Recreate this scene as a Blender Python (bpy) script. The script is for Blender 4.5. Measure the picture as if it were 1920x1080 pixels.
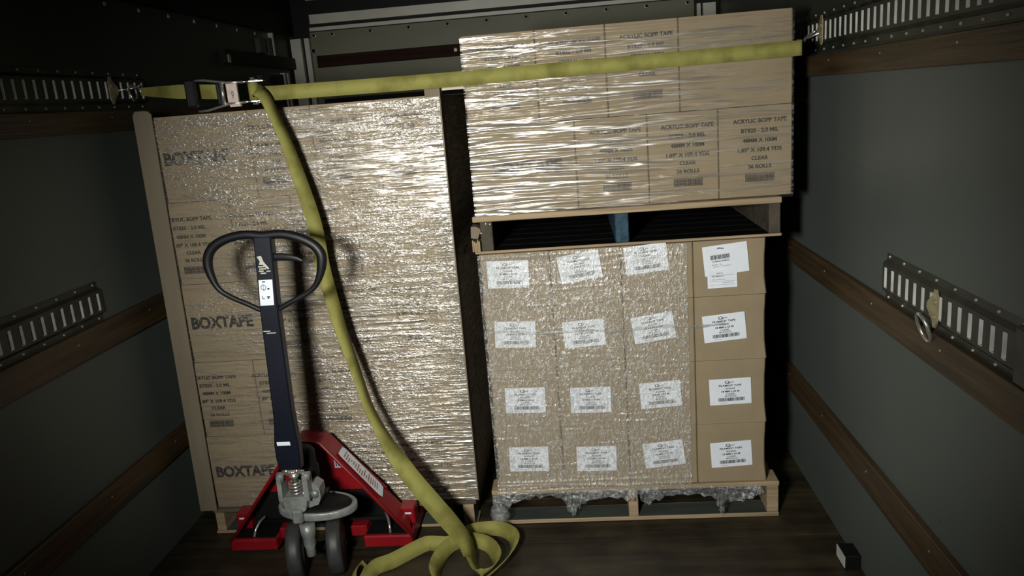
import bpy, math, random
import numpy as np
from mathutils import Matrix, Vector

for o in list(bpy.data.objects):
    bpy.data.objects.remove(o)
SC = bpy.context.scene
COL = SC.collection
random.seed(7)

# ------------------------------------------------------------------ camera
YAW, PITCH, ROLL, FPX = -0.09133, -0.23741, -0.07963, 1448.0
fw = Vector((math.sin(YAW) * math.cos(PITCH), math.cos(YAW) * math.cos(PITCH), math.sin(PITCH)))
r0 = fw.cross(Vector((0, 0, 1))).normalized()
u0 = r0.cross(fw)
rt = r0 * math.cos(ROLL) + u0 * math.sin(ROLL)
up = u0 * math.cos(ROLL) - r0 * math.sin(ROLL)
cd = bpy.data.cameras.new('camera')
cam = bpy.data.objects.new('camera', cd)
COL.objects.link(cam)
m = Matrix((rt, up, -fw)).transposed().to_4x4()
m.translation = Vector((0, 0, 1.5))
cam.matrix_world = m
cd.sensor_width = 36.0
cd.lens = FPX / 1920 * 36.0
cd.clip_start = 0.02
SC.camera = cam

# ------------------------------------------------------------------ light
SC.view_settings.view_transform = 'Standard'
SC.view_settings.look = 'None'
SC.view_settings.gamma = 1.0
SC.view_settings.exposure = 0.0
SC.view_settings.use_curve_mapping = False
W = bpy.data.worlds.new('world')
SC.world = W
W.use_nodes = True
W.node_tree.nodes['Background'].inputs[0].default_value = (0.5, 0.65, 0.8, 1)
W.node_tree.nodes['Background'].inputs[1].default_value = 0.004


def spot(name, loc, target, energy, angle, blend, radius, color):
    d = bpy.data.lights.new(name, 'SPOT')
    d.energy = energy
    d.spot_size = math.radians(angle)
    d.spot_blend = blend
    d.shadow_soft_size = radius
    d.color = color
    o = bpy.data.objects.new(name, d)
    COL.objects.link(o)
    o.location = loc
    o.rotation_euler = (Vector(target) - Vector(loc)).to_track_quat('-Z', 'Y').to_euler()
    return o


# a hand-held torch, a little to the left of the camera
spot('torch_light', (-0.54, 0.02, 1.52), (-0.16, 2.5, 0.92), 285, 78, 1.0, 0.12, (1.0, 0.985, 0.93))


# ------------------------------------------------------------------ materials
def new_mat(name):
    m = bpy.data.materials.new(name)
    m.use_nodes = True
    return m, m.node_tree.nodes, m.node_tree.links


def N(nodes, typ, **kw):
    n = nodes.new(typ)
    for k, v in kw.items():
        if k.startswith('i_'):
            n.inputs[k[2:].replace('_', ' ')].default_value = v
        else:
            setattr(n, k, v)
    return n


def mat(name, col, rough=0.6, metal=0.0, var=0.15, scale=(8, 8, 8), bump=0.0, bscale=None, spec=0.5, detail=4.0, col2=None, contrast=(0.3, 0.7)):
    m, ns, L = new_mat(name)
    b = ns['Principled BSDF']
    b.inputs['Roughness'].default_value = rough
    b.inputs['Metallic'].default_value = metal
    b.inputs['Specular IOR Level'].default_value = spec
    tc = N(ns, 'ShaderNodeTexCoord')
    mp = N(ns, 'ShaderNodeMapping')
    mp.inputs['Scale'].default_value = scale
    L.new(tc.outputs['Object'], mp.inputs['Vector'])
    nz = N(ns, 'ShaderNodeTexNoise')
    nz.inputs['Scale'].default_value = 1.0
    nz.inputs['Detail'].default_value = detail
    L.new(mp.outputs[0], nz.inputs['Vector'])
    mr = N(ns, 'ShaderNodeMapRange')
    mr.inputs[1].default_value, mr.inputs[2].default_value = contrast
    L.new(nz.outputs['Fac'], mr.inputs[0])
    mx = N(ns, 'ShaderNodeMix', data_type='RGBA')
    c2 = col2 or tuple(c * (1 - var) for c in col)
    c1 = col if col2 else tuple(min(1, c * (1 + var)) for c in col)
    mx.inputs[6].default_value = (*c2, 1)
    mx.inputs[7].default_value = (*c1, 1)
    L.new(mr.outputs[0], mx.inputs[0])
    L.new(mx.outputs[2], b.inputs['Base Color'])
    if bump:
        mp2 = N(ns, 'ShaderNodeMapping')
        mp2.inputs['Scale'].default_value = bscale or scale
        L.new(tc.outputs['Object'], mp2.inputs['Vector'])
        n2 = N(ns, 'ShaderNodeTexNoise')
        n2.inputs['Scale'].default_value = 1.0
        n2.inputs['Detail'].default_value = 4.0
        L.new(mp2.outputs[0], n2.inputs['Vector'])
        bp = N(ns, 'ShaderNodeBump')
        bp.inputs['Strength'].default_value = bump
        bp.inputs['Distance'].default_value = 0.01
        L.new(n2.outputs['Fac'], bp.inputs['Height'])
        L.new(bp.outputs[0], b.inputs['Normal'])
    return m


def film_mat(name, wr, fine, base_fac, top_fac, rough, bump, lo=0.46, hi=0.66, colr=(0.86, 0.85, 0.81), metal=0.6, fade=None):
    """thin clear stretch film: see-through between the wrinkles, milky and glossy on them"""
    m, ns, L = new_mat(name)
    b = ns['Principled BSDF']
    out = ns['Material Output']
    b.inputs['Base Color'].default_value = (*colr, 1)
    b.inputs['Roughness'].default_value = rough
    b.inputs['Metallic'].default_value = metal
    b.inputs['Coat Weight'].default_value = 0.0
    tc = N(ns, 'ShaderNodeTexCoord')

    def noise(sc, det, dist):
        mp = N(ns, 'ShaderNodeMapping')
        mp.inputs['Scale'].default_value = sc
        L.new(tc.outputs['Object'], mp.inputs['Vector'])
        n = N(ns, 'ShaderNodeTexNoise')
        n.inputs['Scale'].default_value = 1.0
        n.inputs['Detail'].default_value = det
        n.inputs['Distortion'].default_value = dist
        L.new(mp.outputs[0], n.inputs['Vector'])
        return n.outputs['Fac']
    a = noise(wr, 2.0, 0.6)
    c = noise(fine, 2.0, 1.0)
    patch = noise((2.2, 2.2, 3.0), 2.0, 0.3)
    pm = N(ns, 'ShaderNodeMapRange')
    pm.inputs[1].default_value, pm.inputs[2].default_value = 0.40, 0.62
    L.new(patch, pm.inputs[0])
    cm = N(ns, 'ShaderNodeMath', operation='MULTIPLY')
    L.new(c, cm.inputs[0])
    L.new(pm.outputs[0], cm.inputs[1])
    h = N(ns, 'ShaderNodeMath', operation='ADD')
    L.new(a, h.inputs[0])
    L.new(cm.outputs[0], h.inputs[1])
    bp = N(ns, 'ShaderNodeBump')
    bp.inputs['Strength'].default_value = bump
    bp.inputs['Distance'].default_value = 0.006
    L.new(h.outputs[0], bp.inputs['Height'])
    L.new(bp.outputs[0], b.inputs['Normal'])
    mr = N(ns, 'ShaderNodeMapRange')
    mr.inputs[1].default_value, mr.inputs[2].default_value = lo, hi
    mr.inputs[3].default_value, mr.inputs[4].default_value = base_fac, top_fac
    av = N(ns, 'ShaderNodeMix')
    av.inputs[0].default_value = 0.4
    L.new(a, av.inputs[2])
    L.new(c, av.inputs[3])
    L.new(av.outputs[0], mr.inputs[0])
    fac_out = mr.outputs[0]
    if fade:            # the film lies tighter, with fewer wrinkles, towards one end
        sx = N(ns, 'ShaderNodeSeparateXYZ')
        L.new(tc.outputs['Object'], sx.inputs[0])
        p1 = N(ns, 'ShaderNodeMath', operation='MULTIPLY_ADD')
        p1.inputs[1].default_value = 0.9
        L.new(patch, p1.inputs[0])
        L.new(sx.outputs[0], p1.inputs[2])
        fm = N(ns, 'ShaderNodeMapRange')
        fm.inputs[1].default_value, fm.inputs[2].default_value = fade[0] + .45, fade[1] + .45
        fm.inputs[3].default_value, fm.inputs[4].default_value = fade[2], fade[3]
        L.new(p1.outputs[0], fm.inputs[0])
        fmu = N(ns, 'ShaderNodeMath', operation='MULTIPLY')
        L.new(mr.outputs[0], fmu.inputs[0])
        L.new(fm.outputs[0], fmu.inputs[1])
        fac_out = fmu.outputs[0]
    tr = N(ns, 'ShaderNodeBsdfTransparent')
    mx = N(ns, 'ShaderNodeMixShader')
    L.new(fac_out, mx.inputs[0])
    L.new(tr.outputs[0], mx.inputs[1])
    L.new(b.outputs[0], mx.inputs[2])
    L.new(mx.outputs[0], out.inputs[0])
    return m


M = {}
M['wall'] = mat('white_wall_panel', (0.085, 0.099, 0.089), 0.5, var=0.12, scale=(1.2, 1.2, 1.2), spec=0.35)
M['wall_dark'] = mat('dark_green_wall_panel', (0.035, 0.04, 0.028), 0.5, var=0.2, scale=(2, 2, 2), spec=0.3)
M['mark'] = mat('scuff_mark', (0.03, 0.03, 0.03), 0.8)
M['smear'] = mat('pale_scuff', (0.36, 0.38, 0.36), 0.5, var=0.4, scale=(2, 10, 60))
M['black'] = mat('black_paint', (0.006, 0.006, 0.006), 0.6, spec=0.2)
M['ceil'] = mat('dark_ceiling', (0.02, 0.02, 0.018), 0.7)
M['front'] = mat('olive_grey_panel', (0.125, 0.128, 0.082), 0.6, var=0.12, scale=(2, 2, 5))
M['alu'] = mat('painted_metal_strip', (0.46, 0.45, 0.38), 0.45, var=0.08)
M['rivet'] = mat('rivet_metal', (0.40, 0.39, 0.34), 0.45, 0.5)
M['board'] = mat('stained_rub_rail_wood', (0.055, 0.034, 0.014), 0.55, var=0.45, scale=(14, 2.5, 40), bump=0.25, bscale=(30, 4, 90))
M['slot_board'] = mat('dark_red_brown_board', (0.020, 0.009, 0.006), 0.8, var=0.4, scale=(3, 3, 50), spec=0.1)
M['track'] = mat('galvanised_dark_steel', (0.042, 0.045, 0.034), 0.45, 0.45, var=0.35, scale=(14, 14, 14))
M['track_lip'] = mat('worn_slot_lip', (0.58, 0.59, 0.55), 0.5, 0.0, var=0.2, scale=(20, 20, 20))
M['card'] = mat('brown_cardboard', (0.275, 0.219, 0.138), 0.85, var=0.07, scale=(9, 9, 9), bump=0.10, bscale=(30, 30, 3), spec=0.2)
M['card_edge'] = mat('cardboard_corner_board', (0.20, 0.17, 0.12), 0.8, var=0.08, scale=(20, 20, 3), spec=0.2)
M['cream'] = mat('cream_cardboard', (0.55, 0.50, 0.36), 0.7, var=0.08)
M['ink'] = mat('black_print', (0.018, 0.016, 0.014), 0.6)
M['tape'] = mat('clear_brown_tape', (0.40, 0.31, 0.2), 0.3, var=0.05)
M['paper'] = mat('white_sticker_paper', (0.72, 0.77, 0.82), 0.55, var=0.05, scale=(20, 20, 20))
M['pwood'] = mat('pallet_pine', (0.32, 0.24, 0.14), 0.75, var=0.25, scale=(3, 14, 60), bump=0.3, bscale=(6, 30, 120))
M['pwood_grey'] = mat('weathered_pallet_wood', (0.10, 0.085, 0.06), 0.8, var=0.3, scale=(8, 14, 60), bump=0.3, bscale=(6, 30, 120))
M['shade_wood'] = mat('wood_darkened_as_shade', (0.006, 0.006, 0.006), 0.9, var=0.3, scale=(4, 14, 40), spec=0.05)  # near-black wood: the shade inside the pallets put into the colour
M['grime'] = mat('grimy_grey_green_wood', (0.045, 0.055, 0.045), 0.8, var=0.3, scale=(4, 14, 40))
M['end_wood'] = mat('dark_weathered_block', (0.055, 0.045, 0.028), 0.8, var=0.4, scale=(30, 30, 30))
M['blue'] = mat('blue_painted_block', (0.010, 0.046, 0.078), 0.7, var=0.45, scale=(40, 40, 40), bump=0.4, bscale=(60, 60, 60))
M['red'] = mat('red_enamel', (0.235, 0.005, 0.009), 0.38, var=0.18, scale=(10, 10, 10))
M['navy'] = mat('dark_navy_paint', (0.003, 0.0042, 0.011), 0.45, var=0.2)
M['rubber'] = mat('black_grip_rubber', (0.003, 0.0034, 0.005), 0.5, var=0.2)
M['cast'] = mat('cast_grey_metal', (0.26, 0.275, 0.26), 0.42, 0.35, var=0.28, scale=(25, 25, 25), bump=0.15, bscale=(90, 90, 90))
M['chrome'] = mat('bright_zinc', (0.7, 0.68, 0.62), 0.25, 0.85, var=0.15, scale=(30, 30, 30))
M['zinc_gold'] = mat('yellow_zinc_plate', (0.40, 0.36, 0.2), 0.45, 0.4, var=0.3, scale=(40, 40, 40))
M['pinkish'] = mat('pinkish_zinc_plate', (0.62, 0.52, 0.45), 0.45, 0.4, var=0.12, scale=(40, 40, 40))
M['wheel'] = mat('grey_nylon_tyre', (0.036, 0.038, 0.037), 0.5, var=0.25, scale=(20, 20, 20))
M['label_blue'] = mat('blue_white_sticker', (0.32, 0.38, 0.52), 0.5, var=0.1)
M['label_red'] = mat('faded_red_print', (0.35, 0.2, 0.18), 0.6, var=0.3, scale=(90, 90, 90))


def strap_mat():
    m, ns, L = new_mat('yellow_webbing')
    b = ns['Principled BSDF']
    b.inputs['Roughness'].default_value = 0.75
    b.inputs['Specular IOR Level'].default_value = 0.3
    tc = N(ns, 'ShaderNodeTexCoord')
    nz = N(ns, 'ShaderNodeTexNoise')
    nz.inputs['Scale'].default_value = 12
    nz.inputs['Detail'].default_value = 5
    L.new(tc.outputs['Object'], nz.inputs['Vector'])
    cr = N(ns, 'ShaderNodeValToRGB')
    cr.color_ramp.elements[0].position = 0.33
    cr.color_ramp.elements[0].color = (0.17, 0.155, 0.035, 1)
    cr.color_ramp.elements[1].position = 0.55
    cr.color_ramp.elements[1].color = (0.275, 0.265, 0.07, 1)
    L.new(nz.outputs['Fac'], cr.inputs[0])
    L.new(cr.outputs[0], b.inputs['Base Color'])
    wv = N(ns, 'ShaderNodeTexNoise')
    wv.inputs['Scale'].default_value = 450
    L.new(tc.outputs['Object'], wv.inputs['Vector'])
    bp = N(ns, 'ShaderNodeBump')
    bp.inputs['Strength'].default_value = 0.35
    bp.inputs['Distance'].default_value = 0.002
    L.new(wv.outputs['Fac'], bp.inputs['Height'])
    L.new(bp.outputs[0], b.inputs['Normal'])
    return m


def floor_mat():
    m, ns, L = new_mat('dark_plank_floor')
    b = ns['Principled BSDF']
    b.inputs['Roughness'].default_value = 0.55
    tc = N(ns, 'ShaderNodeTexCoord')
    mp = N(ns, 'ShaderNodeMapping')
    mp.inputs['Scale'].default_value = (2.2, 26, 1)
    L.new(tc.outputs['Object'], mp.inputs['Vector'])
    nz = N(ns, 'ShaderNodeTexNoise')
    nz.inputs['Scale'].default_value = 1.0
    nz.inputs['Detail'].default_value = 8
    L.new(mp.outputs[0], nz.inputs['Vector'])
    n2 = N(ns, 'ShaderNodeTexNoise')
    n2.inputs['Scale'].default_value = 7
    n2.inputs['Detail'].default_value = 6
    L.new(tc.outputs['Object'], n2.inputs['Vector'])
    mu = N(ns, 'ShaderNodeMath', operation='MULTIPLY')
    L.new(nz.outputs['Fac'], mu.inputs[0])
    L.new(n2.outputs['Fac'], mu.inputs[1])
    cr = N(ns, 'ShaderNodeValToRGB')
    e = cr.color_ramp.elements
    e[0].position = 0.14
    e[0].color = (0.012, 0.008, 0.005, 1)
    e[1].position = 0.42
    e[1].color = (0.052, 0.040, 0.019, 1)
    L.new(mu.outputs[0], cr.inputs[0])
    L.new(cr.outputs[0], b.inputs['Base Color'])
    bp = N(ns, 'ShaderNodeBump')
    bp.inputs['Strength'].default_value = 0.5
    bp.inputs['Distance'].default_value = 0.004
    L.new(mu.outputs[0], bp.inputs['Height'])
    L.new(bp.outputs[0], b.inputs['Normal'])
    return m


M['strap'] = strap_mat()
M['floor'] = floor_mat()
M['film_left'] = film_mat('stretch_film_fine_wrinkles', (7, 7, 95), (55, 55, 150), 0.10, 0.62, 0.37, 1.0, lo=.44, hi=.58, colr=(.90, .86, .78), metal=.85, fade=(-1.35, -1.0, .45, 1.0))
M['film_top'] = film_mat('stretch_film_long_folds', (1.9, 1.9, 62), (9, 9, 95), 0.08, 0.70, 0.33, 1.0, lo=.47, hi=.62, colr=(.90, .87, .80), metal=.8, fade=(.10, .50, 1.0, .55))
M['film_low'] = film_mat('stretch_film_crinkled', (120, 120, 60), (200, 200, 150), 0.10, 0.54, 0.36, 0.85, lo=.45, hi=.60, colr=(.86, .85, .80), metal=.45)
M['film_torn'] = film_mat('bunched_stretch_film', (18, 18, 70), (90, 90, 130), 0.20, 0.70, 0.4, 0.9, colr=(.42, .44, .43), metal=.3)


# ------------------------------------------------------------------ mesh builder
class MB:
    def __init__(self):
        self.v, self.f, self.mi, self.sm = [], [], [], []
        self.cur = 0
        self.smooth = False

    def add(self, vs, fs, T=None):
        o = len(self.v)
        if T is not None:
            vs = [tuple(T @ Vector(p)) for p in vs]
        self.v += [tuple(p) for p in vs]
        for f in fs:
            self.f.append(tuple(i + o for i in f))
            self.mi.append(self.cur)
            self.sm.append(self.smooth)
        return self

    def box(self, x0, x1, y0, y1, z0, z1, T=None):
        vs = [(x, y, z) for z in (z0, z1) for y in (y0, y1) for x in (x0, x1)]
        return self.add(vs, [(0, 2, 3, 1), (4, 5, 7, 6), (0, 1, 5, 4), (2, 6, 7, 3), (0, 4, 6, 2), (1, 3, 7, 5)], T)

    def bbox(self, x0, x1, y0, y1, z0, z1, b=0.003, T=None):
        """chamfered box"""
        b = min(b, (x1 - x0) * .45, (y1 - y0) * .45, (z1 - z0) * .45)
        cx, cy, cz = (x0 + x1) / 2, (y0 + y1) / 2, (z0 + z1) / 2
        hx, hy, hz = (x1 - x0) / 2, (y1 - y0) / 2, (z1 - z0) / 2
        vs, idx = [], {}
        for sx in (-1, 1):
            for sy in (-1, 1):
                for sz in (-1, 1):
                    for a in range(3):
                        d = [hx - b, hy - b, hz - b]
                        d[a] += b
                        idx[(sx, sy, sz, a)] = len(vs)
                        vs.append((cx + sx * d[0], cy + sy * d[1], cz + sz * d[2]))
        fs = []
        for a in range(3):
            for s in (-1, 1):
                u, w = [k for k in range(3) if k != a]
                q = []
                for su, sw in ((-1, -1), (1, -1), (1, 1), (-1, 1)):
                    sg = [0, 0, 0]
                    sg[a], sg[u], sg[w] = s, su, sw
                    q.append(idx[(*sg, a)])
                fs.append(tuple(q))
        for a in range(3):          # edges parallel to axis a
            u, w = [k for k in range(3) if k != a]
            for su in (-1, 1):
                for sw in (-1, 1):
                    q = []
                    for sa, k in ((-1, u), (1, u), (1, w), (-1, w)):
                        sg = [0, 0, 0]
                        sg[a], sg[u], sg[w] = sa, su, sw
                        q.append(idx[(*sg, k)])
                    fs.append(tuple(q))
        for sx in (-1, 1):
            for sy in (-1, 1):
                for sz in (-1, 1):
                    fs.append(tuple(idx[(sx, sy, sz, a)] for a in range(3)))
        return self.add(vs, fs, T)

    def prism(self, pts, axis, a0, a1, T=None):
        """extrude a 2D outline along an axis ('x': pts are (y,z); 'y': (x,z); 'z': (x,y))"""
        def P(p, a):
            return {'x': (a, p[0], p[1]), 'y': (p[0], a, p[1]), 'z': (p[0], p[1], a)}[axis]
        n = len(pts)
        vs = [P(p, a0) for p in pts] + [P(p, a1) for p in pts]
        fs = [tuple(range(n)), tuple(range(2 * n - 1, n - 1, -1))]
        fs += [(i, (i + 1) % n, n + (i + 1) % n, n + i) for i in range(n)]
        return self.add(vs, fs, T)

    def lathe(self, prof, c, axis='z', seg=24, T=None):
        """prof: list of (r, h) along the axis from centre c"""
        vs, fs = [], []
        for r, h in prof:
            for k in range(seg):
                a = 2 * math.pi * k / seg
                p, q = r * math.cos(a), r * math.sin(a)
                vs.append({'z': (c[0] + p, c[1] + q, c[2] + h), 'y': (c[0] + p, c[1] + h, c[2] + q), 'x': (c[0] + h, c[1] + p, c[2] + q)}[axis])
        for j in range(len(prof) - 1):
            for k in range(seg):
                k2 = (k + 1) % seg
                fs.append((j * seg + k, j * seg + k2, (j + 1) * seg + k2, (j + 1) * seg + k))
        fs.append(tuple(range(seg)))
        fs.append(tuple(range(len(prof) * seg - 1, (len(prof) - 1) * seg - 1, -1)))
        return self.add(vs, fs, T)

    def tube(self, pts, rad, seg=12, closed=False, flat=1.0):
        pts = [Vector(p) for p in pts]
        n = len(pts)
        rr = rad if isinstance(rad, (list, tuple)) else [rad] * n
        vs, fs = [], []
        prev = None
        for i, p in enumerate(pts):
            if closed:
                t = (pts[(i + 1) % n] - pts[i - 1]).normalized()
            else:
                t = (pts[min(i + 1, n - 1)] - pts[max(i - 1, 0)]).normalized()
            if prev is None:
                ref = Vector((0, 1, 0)) if abs(t.y) < 0.9 else Vector((1, 0, 0))
                a = t.cross(ref).normalized()
            else:
                a = (prev - t * prev.dot(t)).normalized()
            prev = a
            b = t.cross(a)
            for k in range(seg):
                an = 2 * math.pi * k / seg
                vs.append(p + (a * math.cos(an) + b * math.sin(an) * flat) * rr[i])
        rng = n if closed else n - 1
        for i in range(rng):
            j = (i + 1) % n
            for k in range(seg):
                k2 = (k + 1) % seg
                fs.append((i * seg + k, i * seg + k2, j * seg + k2, j * seg + k))
        if not closed:
            fs.append(tuple(range(seg - 1, -1, -1)))
            fs.append(tuple((n - 1) * seg + k for k in range(seg)))
        return self.add(vs, fs)

    def ribbon(self, cs, ws, th=0.0026):
        """strip of webbing: centres cs, half-width vectors ws"""
        n = len(cs)
        vs, fs = [], []
        for i in range(n):
            t = (cs[min(i + 1, n - 1)] - cs[max(i - 1, 0)]).normalized()
            w = ws[i]
            nn = t.cross(w).normalized() * th / 2
            vs += [cs[i] - w + nn, cs[i] + w + nn, cs[i] + w - nn, cs[i] - w - nn]
        for i in range(n - 1):
            a, b = 4 * i, 4 * i + 4
            for k in range(4):
                k2 = (k + 1) % 4
                fs.append((a + k, a + k2, b + k2, b + k))
        fs += [(3, 2, 1, 0), (4 * n - 4, 4 * n - 3, 4 * n - 2, 4 * n - 1)]
        return self.add(vs, fs)

    def mesh(self, name, mats):
        me = bpy.data.meshes.new(name)
        me.from_pydata(self.v, [], self.f)
        for mm in (mats if isinstance(mats, (list, tuple)) else [mats]):
            me.materials.append(mm)
        me.polygons.foreach_set('material_index', self.mi)
        me.polygons.foreach_set('use_smooth', self.sm)
        me.update()
        import bmesh
        bm = bmesh.new()
        bm.from_mesh(me)
        bmesh.ops.recalc_face_normals(bm, faces=bm.faces)
        bm.to_mesh(me)
        bm.free()
        return me

    def build(self, name, mats, parent=None, **tags):
        o = bpy.data.objects.new(name, self.mesh(name, mats))
        COL.objects.link(o)
        if parent:
            o.parent = parent
            o.matrix_parent_inverse = Matrix.Identity(4)
            if parent.location.length:
                o.location = -parent.location
        for k, v in tags.items():
            o[k] = v
        return o


def link_mesh(name, me, parent=None, loc=(0, 0, 0), rot=(0, 0, 0), **tags):
    o = bpy.data.objects.new(name, me)
    COL.objects.link(o)
    o.location = loc
    o.rotation_euler = rot
    if parent:
        o.parent = parent
    for k, v in tags.items():
        o[k] = v
    return o


def empty(name, loc=(0, 0, 0), **tags):
    o = bpy.data.objects.new(name, None)
    COL.objects.link(o)
    o.location = loc
    o.empty_display_size = 0.1
    for k, v in tags.items():
        o[k] = v
    return o


def catmull(P, sub=8, closed=False):
    P = [np.array(p, float) for p in P]
    n = len(P)
    out = []
    for i in range(n if closed else n - 1):
        p0 = P[(i - 1) % n] if closed or i > 0 else P[0]
        p1, p2 = P[i], P[(i + 1) % n]
        p3 = P[(i + 2) % n] if closed or i + 2 < n else P[n - 1]
        for k in range(sub):
            t = k / sub
            out.append(0.5 * ((2 * p1) + (-p0 + p2) * t + (2 * p0 - 5 * p1 + 4 * p2 - p3) * t * t + (-p0 + 3 * p1 - 3 * p2 + p3) * t ** 3))
    if not closed:
        out.append(P[-1])
    return out


_tc = {}


def text_geo(s, bold=0.0):
    key = (s, bold)
    if key in _tc:
        return _tc[key]
    cu = bpy.data.curves.new('txt', 'FONT')
    cu.body = s
    cu.size = 1.0
    cu.align_x = 'CENTER'
    cu.resolution_u = 3
    cu.offset = bold
    ob = bpy.data.objects.new('txt', cu)
    COL.objects.link(ob)
    bpy.context.view_layer.update()
    me = ob.evaluated_get(bpy.context.evaluated_depsgraph_get()).to_mesh()
    vs = [tuple(v.co) for v in me.vertices]
    fs = [tuple(p.vertices) for p in me.polygons]
    bpy.data.objects.remove(ob)
    bpy.data.curves.remove(cu)
    _tc[key] = (vs, fs)
    return _tc[key]


def put_text(mb, s, x, z, h, width=None, bold=0.02, y=0.0, squash=1.0):
    """flat lettering facing -y, centred on x, baseline z, capital height h, optional total width"""
    vs, fs = text_geo(s, bold)
    if not vs:
        return
    xs = [v[0] for v in vs]
    w = max(xs) - min(xs)
    c = (max(xs) + min(xs)) / 2
    k = h / 0.70
    kx = (width / w) if width else k
    mb.add([(x + (v[0] - c) * kx, y, z + v[1] * k) for v in vs], fs)


def barcode(mb, x, z, w, h, seed, y=0.0):
    r = random.Random(seed)
    cx = x - w / 2
    while cx < x + w / 2:
        bw = r.choice((0.0010, 0.0015, 0.0026))
        bw2 = min(bw, x + w / 2 - cx)
        mb.add([(cx, y, z), (cx + bw2, y, z), (cx + bw2, y, z + h), (cx, y, z + h)], [(0, 1, 2, 3)])
        cx += bw + r.choice((0.0008, 0.0014))


# ------------------------------------------------------------------ the truck body
XL, XR, YF, YB, ZC = -1.55, 0.82, 4.45, -0.6, 2.14
b = MB().box(XL - .05, XR + .05, YB, YF + .05, -.06, -.004)
y = YB
while y < YF:
    b.bbox(XL - .05, XR + .05, y + .0015, min(y + .2985, YF + .04), -.004, 0, .0004)
    y += .30
b.build('floor', M['floor'], kind='structure')
b = MB().box(XL - .05, XR + .05, YB, YF + .05, ZC, ZC + .05)
for k in range(5):
    b.box(XL, XR, 0.6 + k * 0.9, 0.64 + k * 0.9, ZC - .03, ZC)
b.build('ceiling', M['ceil'], kind='structure')


def side_wall(name, xin, s):
    """s=+1: the wall lies on the +x side"""
    mb = MB()
    xo = xin + s * .05
    x0, x1 = min(xin, xo), max(xin, xo)
    mb.cur = 0
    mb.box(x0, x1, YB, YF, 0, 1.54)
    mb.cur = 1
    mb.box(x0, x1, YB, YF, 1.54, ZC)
    # cove at the top with its row of rivets
    mb.cur = 2
    xi = xin - s * .03
    mb.box(min(xin, xi), max(xin, xi), YB, YF, 1.945, ZC)
    mb.cur = 3
    y = 0.3
    while y < YF - .1:
        mb.lathe([(0.009, 0), (0.007, -s * 0.004), (0.002, -s * .006)], (xin, y, 1.925), 'x', 8)
        y += 0.215
    # scuffs
    mb.cur = 4
    rr = random.Random(3 if s > 0 else 5)
    for k in range(9):
        yy, zz = rr.uniform(1.3, 2.9), rr.uniform(0.15, 1.4)
        a = rr.uniform(-.4, .4)
        l = rr.uniform(.006, .05)
        e = xin - s * .0006
        w = .0012
        mb.add([(e, yy, zz), (e, yy + l * math.cos(a), zz + l * math.sin(a)), (e, yy + l * math.cos(a), zz + l * math.sin(a) + w), (e, yy, zz + w)], [(0, 1, 2, 3)])
    if s > 0:
        mb.cur = 0
        mb.box(xin - .0025, xin, YB, 2.272, 0.95, 1.50)    # overlapping panel sheet, its edge seen as a seam
    return mb.build(name, [M['wall'], M['wall_dark'], M['black'], M['rivet'], M['mark']], kind='structure')


side_wall('wall_left', XL, -1)
side_wall('wall_right', XR, 1)

# front wall of the body with its riveted panel and metal strips
b = MB()
b.cur = 1
b.box(XL - .05, XR + .05, YF, YF + .05, 0, ZC)
b.cur = 0
b.box(-1.425, 0.69, YF - .012, YF, 0.0, 1.955)
b.cur = 2
b.box(-1.411, 0.69, YF - .03, YF, 1.997, 2.046)
b.box(-1.42, 0.69, YF - .022, YF, 1.960, 1.979)
b.box(-1.42, 0.69, YF - .03, YF, 2.122, 2.127)
b.box(-1.536, -1.477, YF - .03, YF, 0, 1.925)
b.box(-1.457, -1.430, YF - .03, YF, 0, 1.925)
b.box(0.703, 0.722, YF - .03, YF, 0, 1.925)
b.box(0.735, 0.801, YF - .03, YF, 0, 1.925)
b.cur = 1
b.box(-1.39, -.55, YF - .016, YF - .011, 1.562, 1.59)
b.box(-1.25, -.55, YF - .018, YF - .011, 1.54, 1.556)
b.smooth = True
x = -1.40
k = 0
while x < 0.66:
    b.cur = 3
    b.lathe([(0.015, 0), (0.014, -0.004), (0.009, -0.007)], (x, YF - .012, 1.936), 'y', 12)
    b.cur = 1
    b.lathe([(0.008, -0.0072), (0.008, -0.009)], (x, YF - .012, 1.936), 'y', 10)
    x += 0.2165 if k else 0.106
    k += 1
for (x, z) in ((-1.413, 1.855),):
    b.cur = 3
    b.lathe([(0.018, 0), (0.016, -0.005)], (x, YF - .012, z), 'y', 12)
    b.cur = 1
    b.lathe([(0.011, -0.0052), (0.011, -0.008)], (x, YF - .012, z), 'y', 10)
b.build('wall_front', [M['front'], M['black'], M['alu'], M['rivet']], kind='structure')

b = MB().box(-1.396, -.50, YF - .034, YF - .012, 1.762, 1.826)
b.cur = 1
b.lathe([(0.011, 0), (0.008, -0.005)], (-.611, YF - .034, 1.795), 'y', 12)
b.build('trim_1', [M['slot_board'], M['alu']], kind='structure')
b = MB().box(XL, XL + .03, 3.5, YF - .035, 1.762, 1.822)
b.cur = 1
b.box(XL + .001, XL + .034, 3.52, 3.545, 1.765, 1.80)
b.build('trim_2', [M['black'], M['zinc_gold']], kind='structure')
# corner posts on the left wall near the front
b = MB()
for (y0, y1, z0, z1, c) in ((3.94, 4.02, 1.83, 1.90, 1), (4.06, 4.10, 1.82, 1.91, 1), (4.13, 4.145, 1.80, 1.94, 2), (4.16, 4.19, 1.50, 1.73, 0), (4.23, 4.245, 1.5, 1.74, 2), (4.28, 4.30, 1.5, 1.74, 2), (3.90, 4.0, 1.5, 1.72, 1)):
    b.cur = c
    b.box(XL, XL + .025, y0, y1, z0, z1)
b.build('trim_3', [M['black'], M['track'], M['rivet']], kind='structure')

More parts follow.
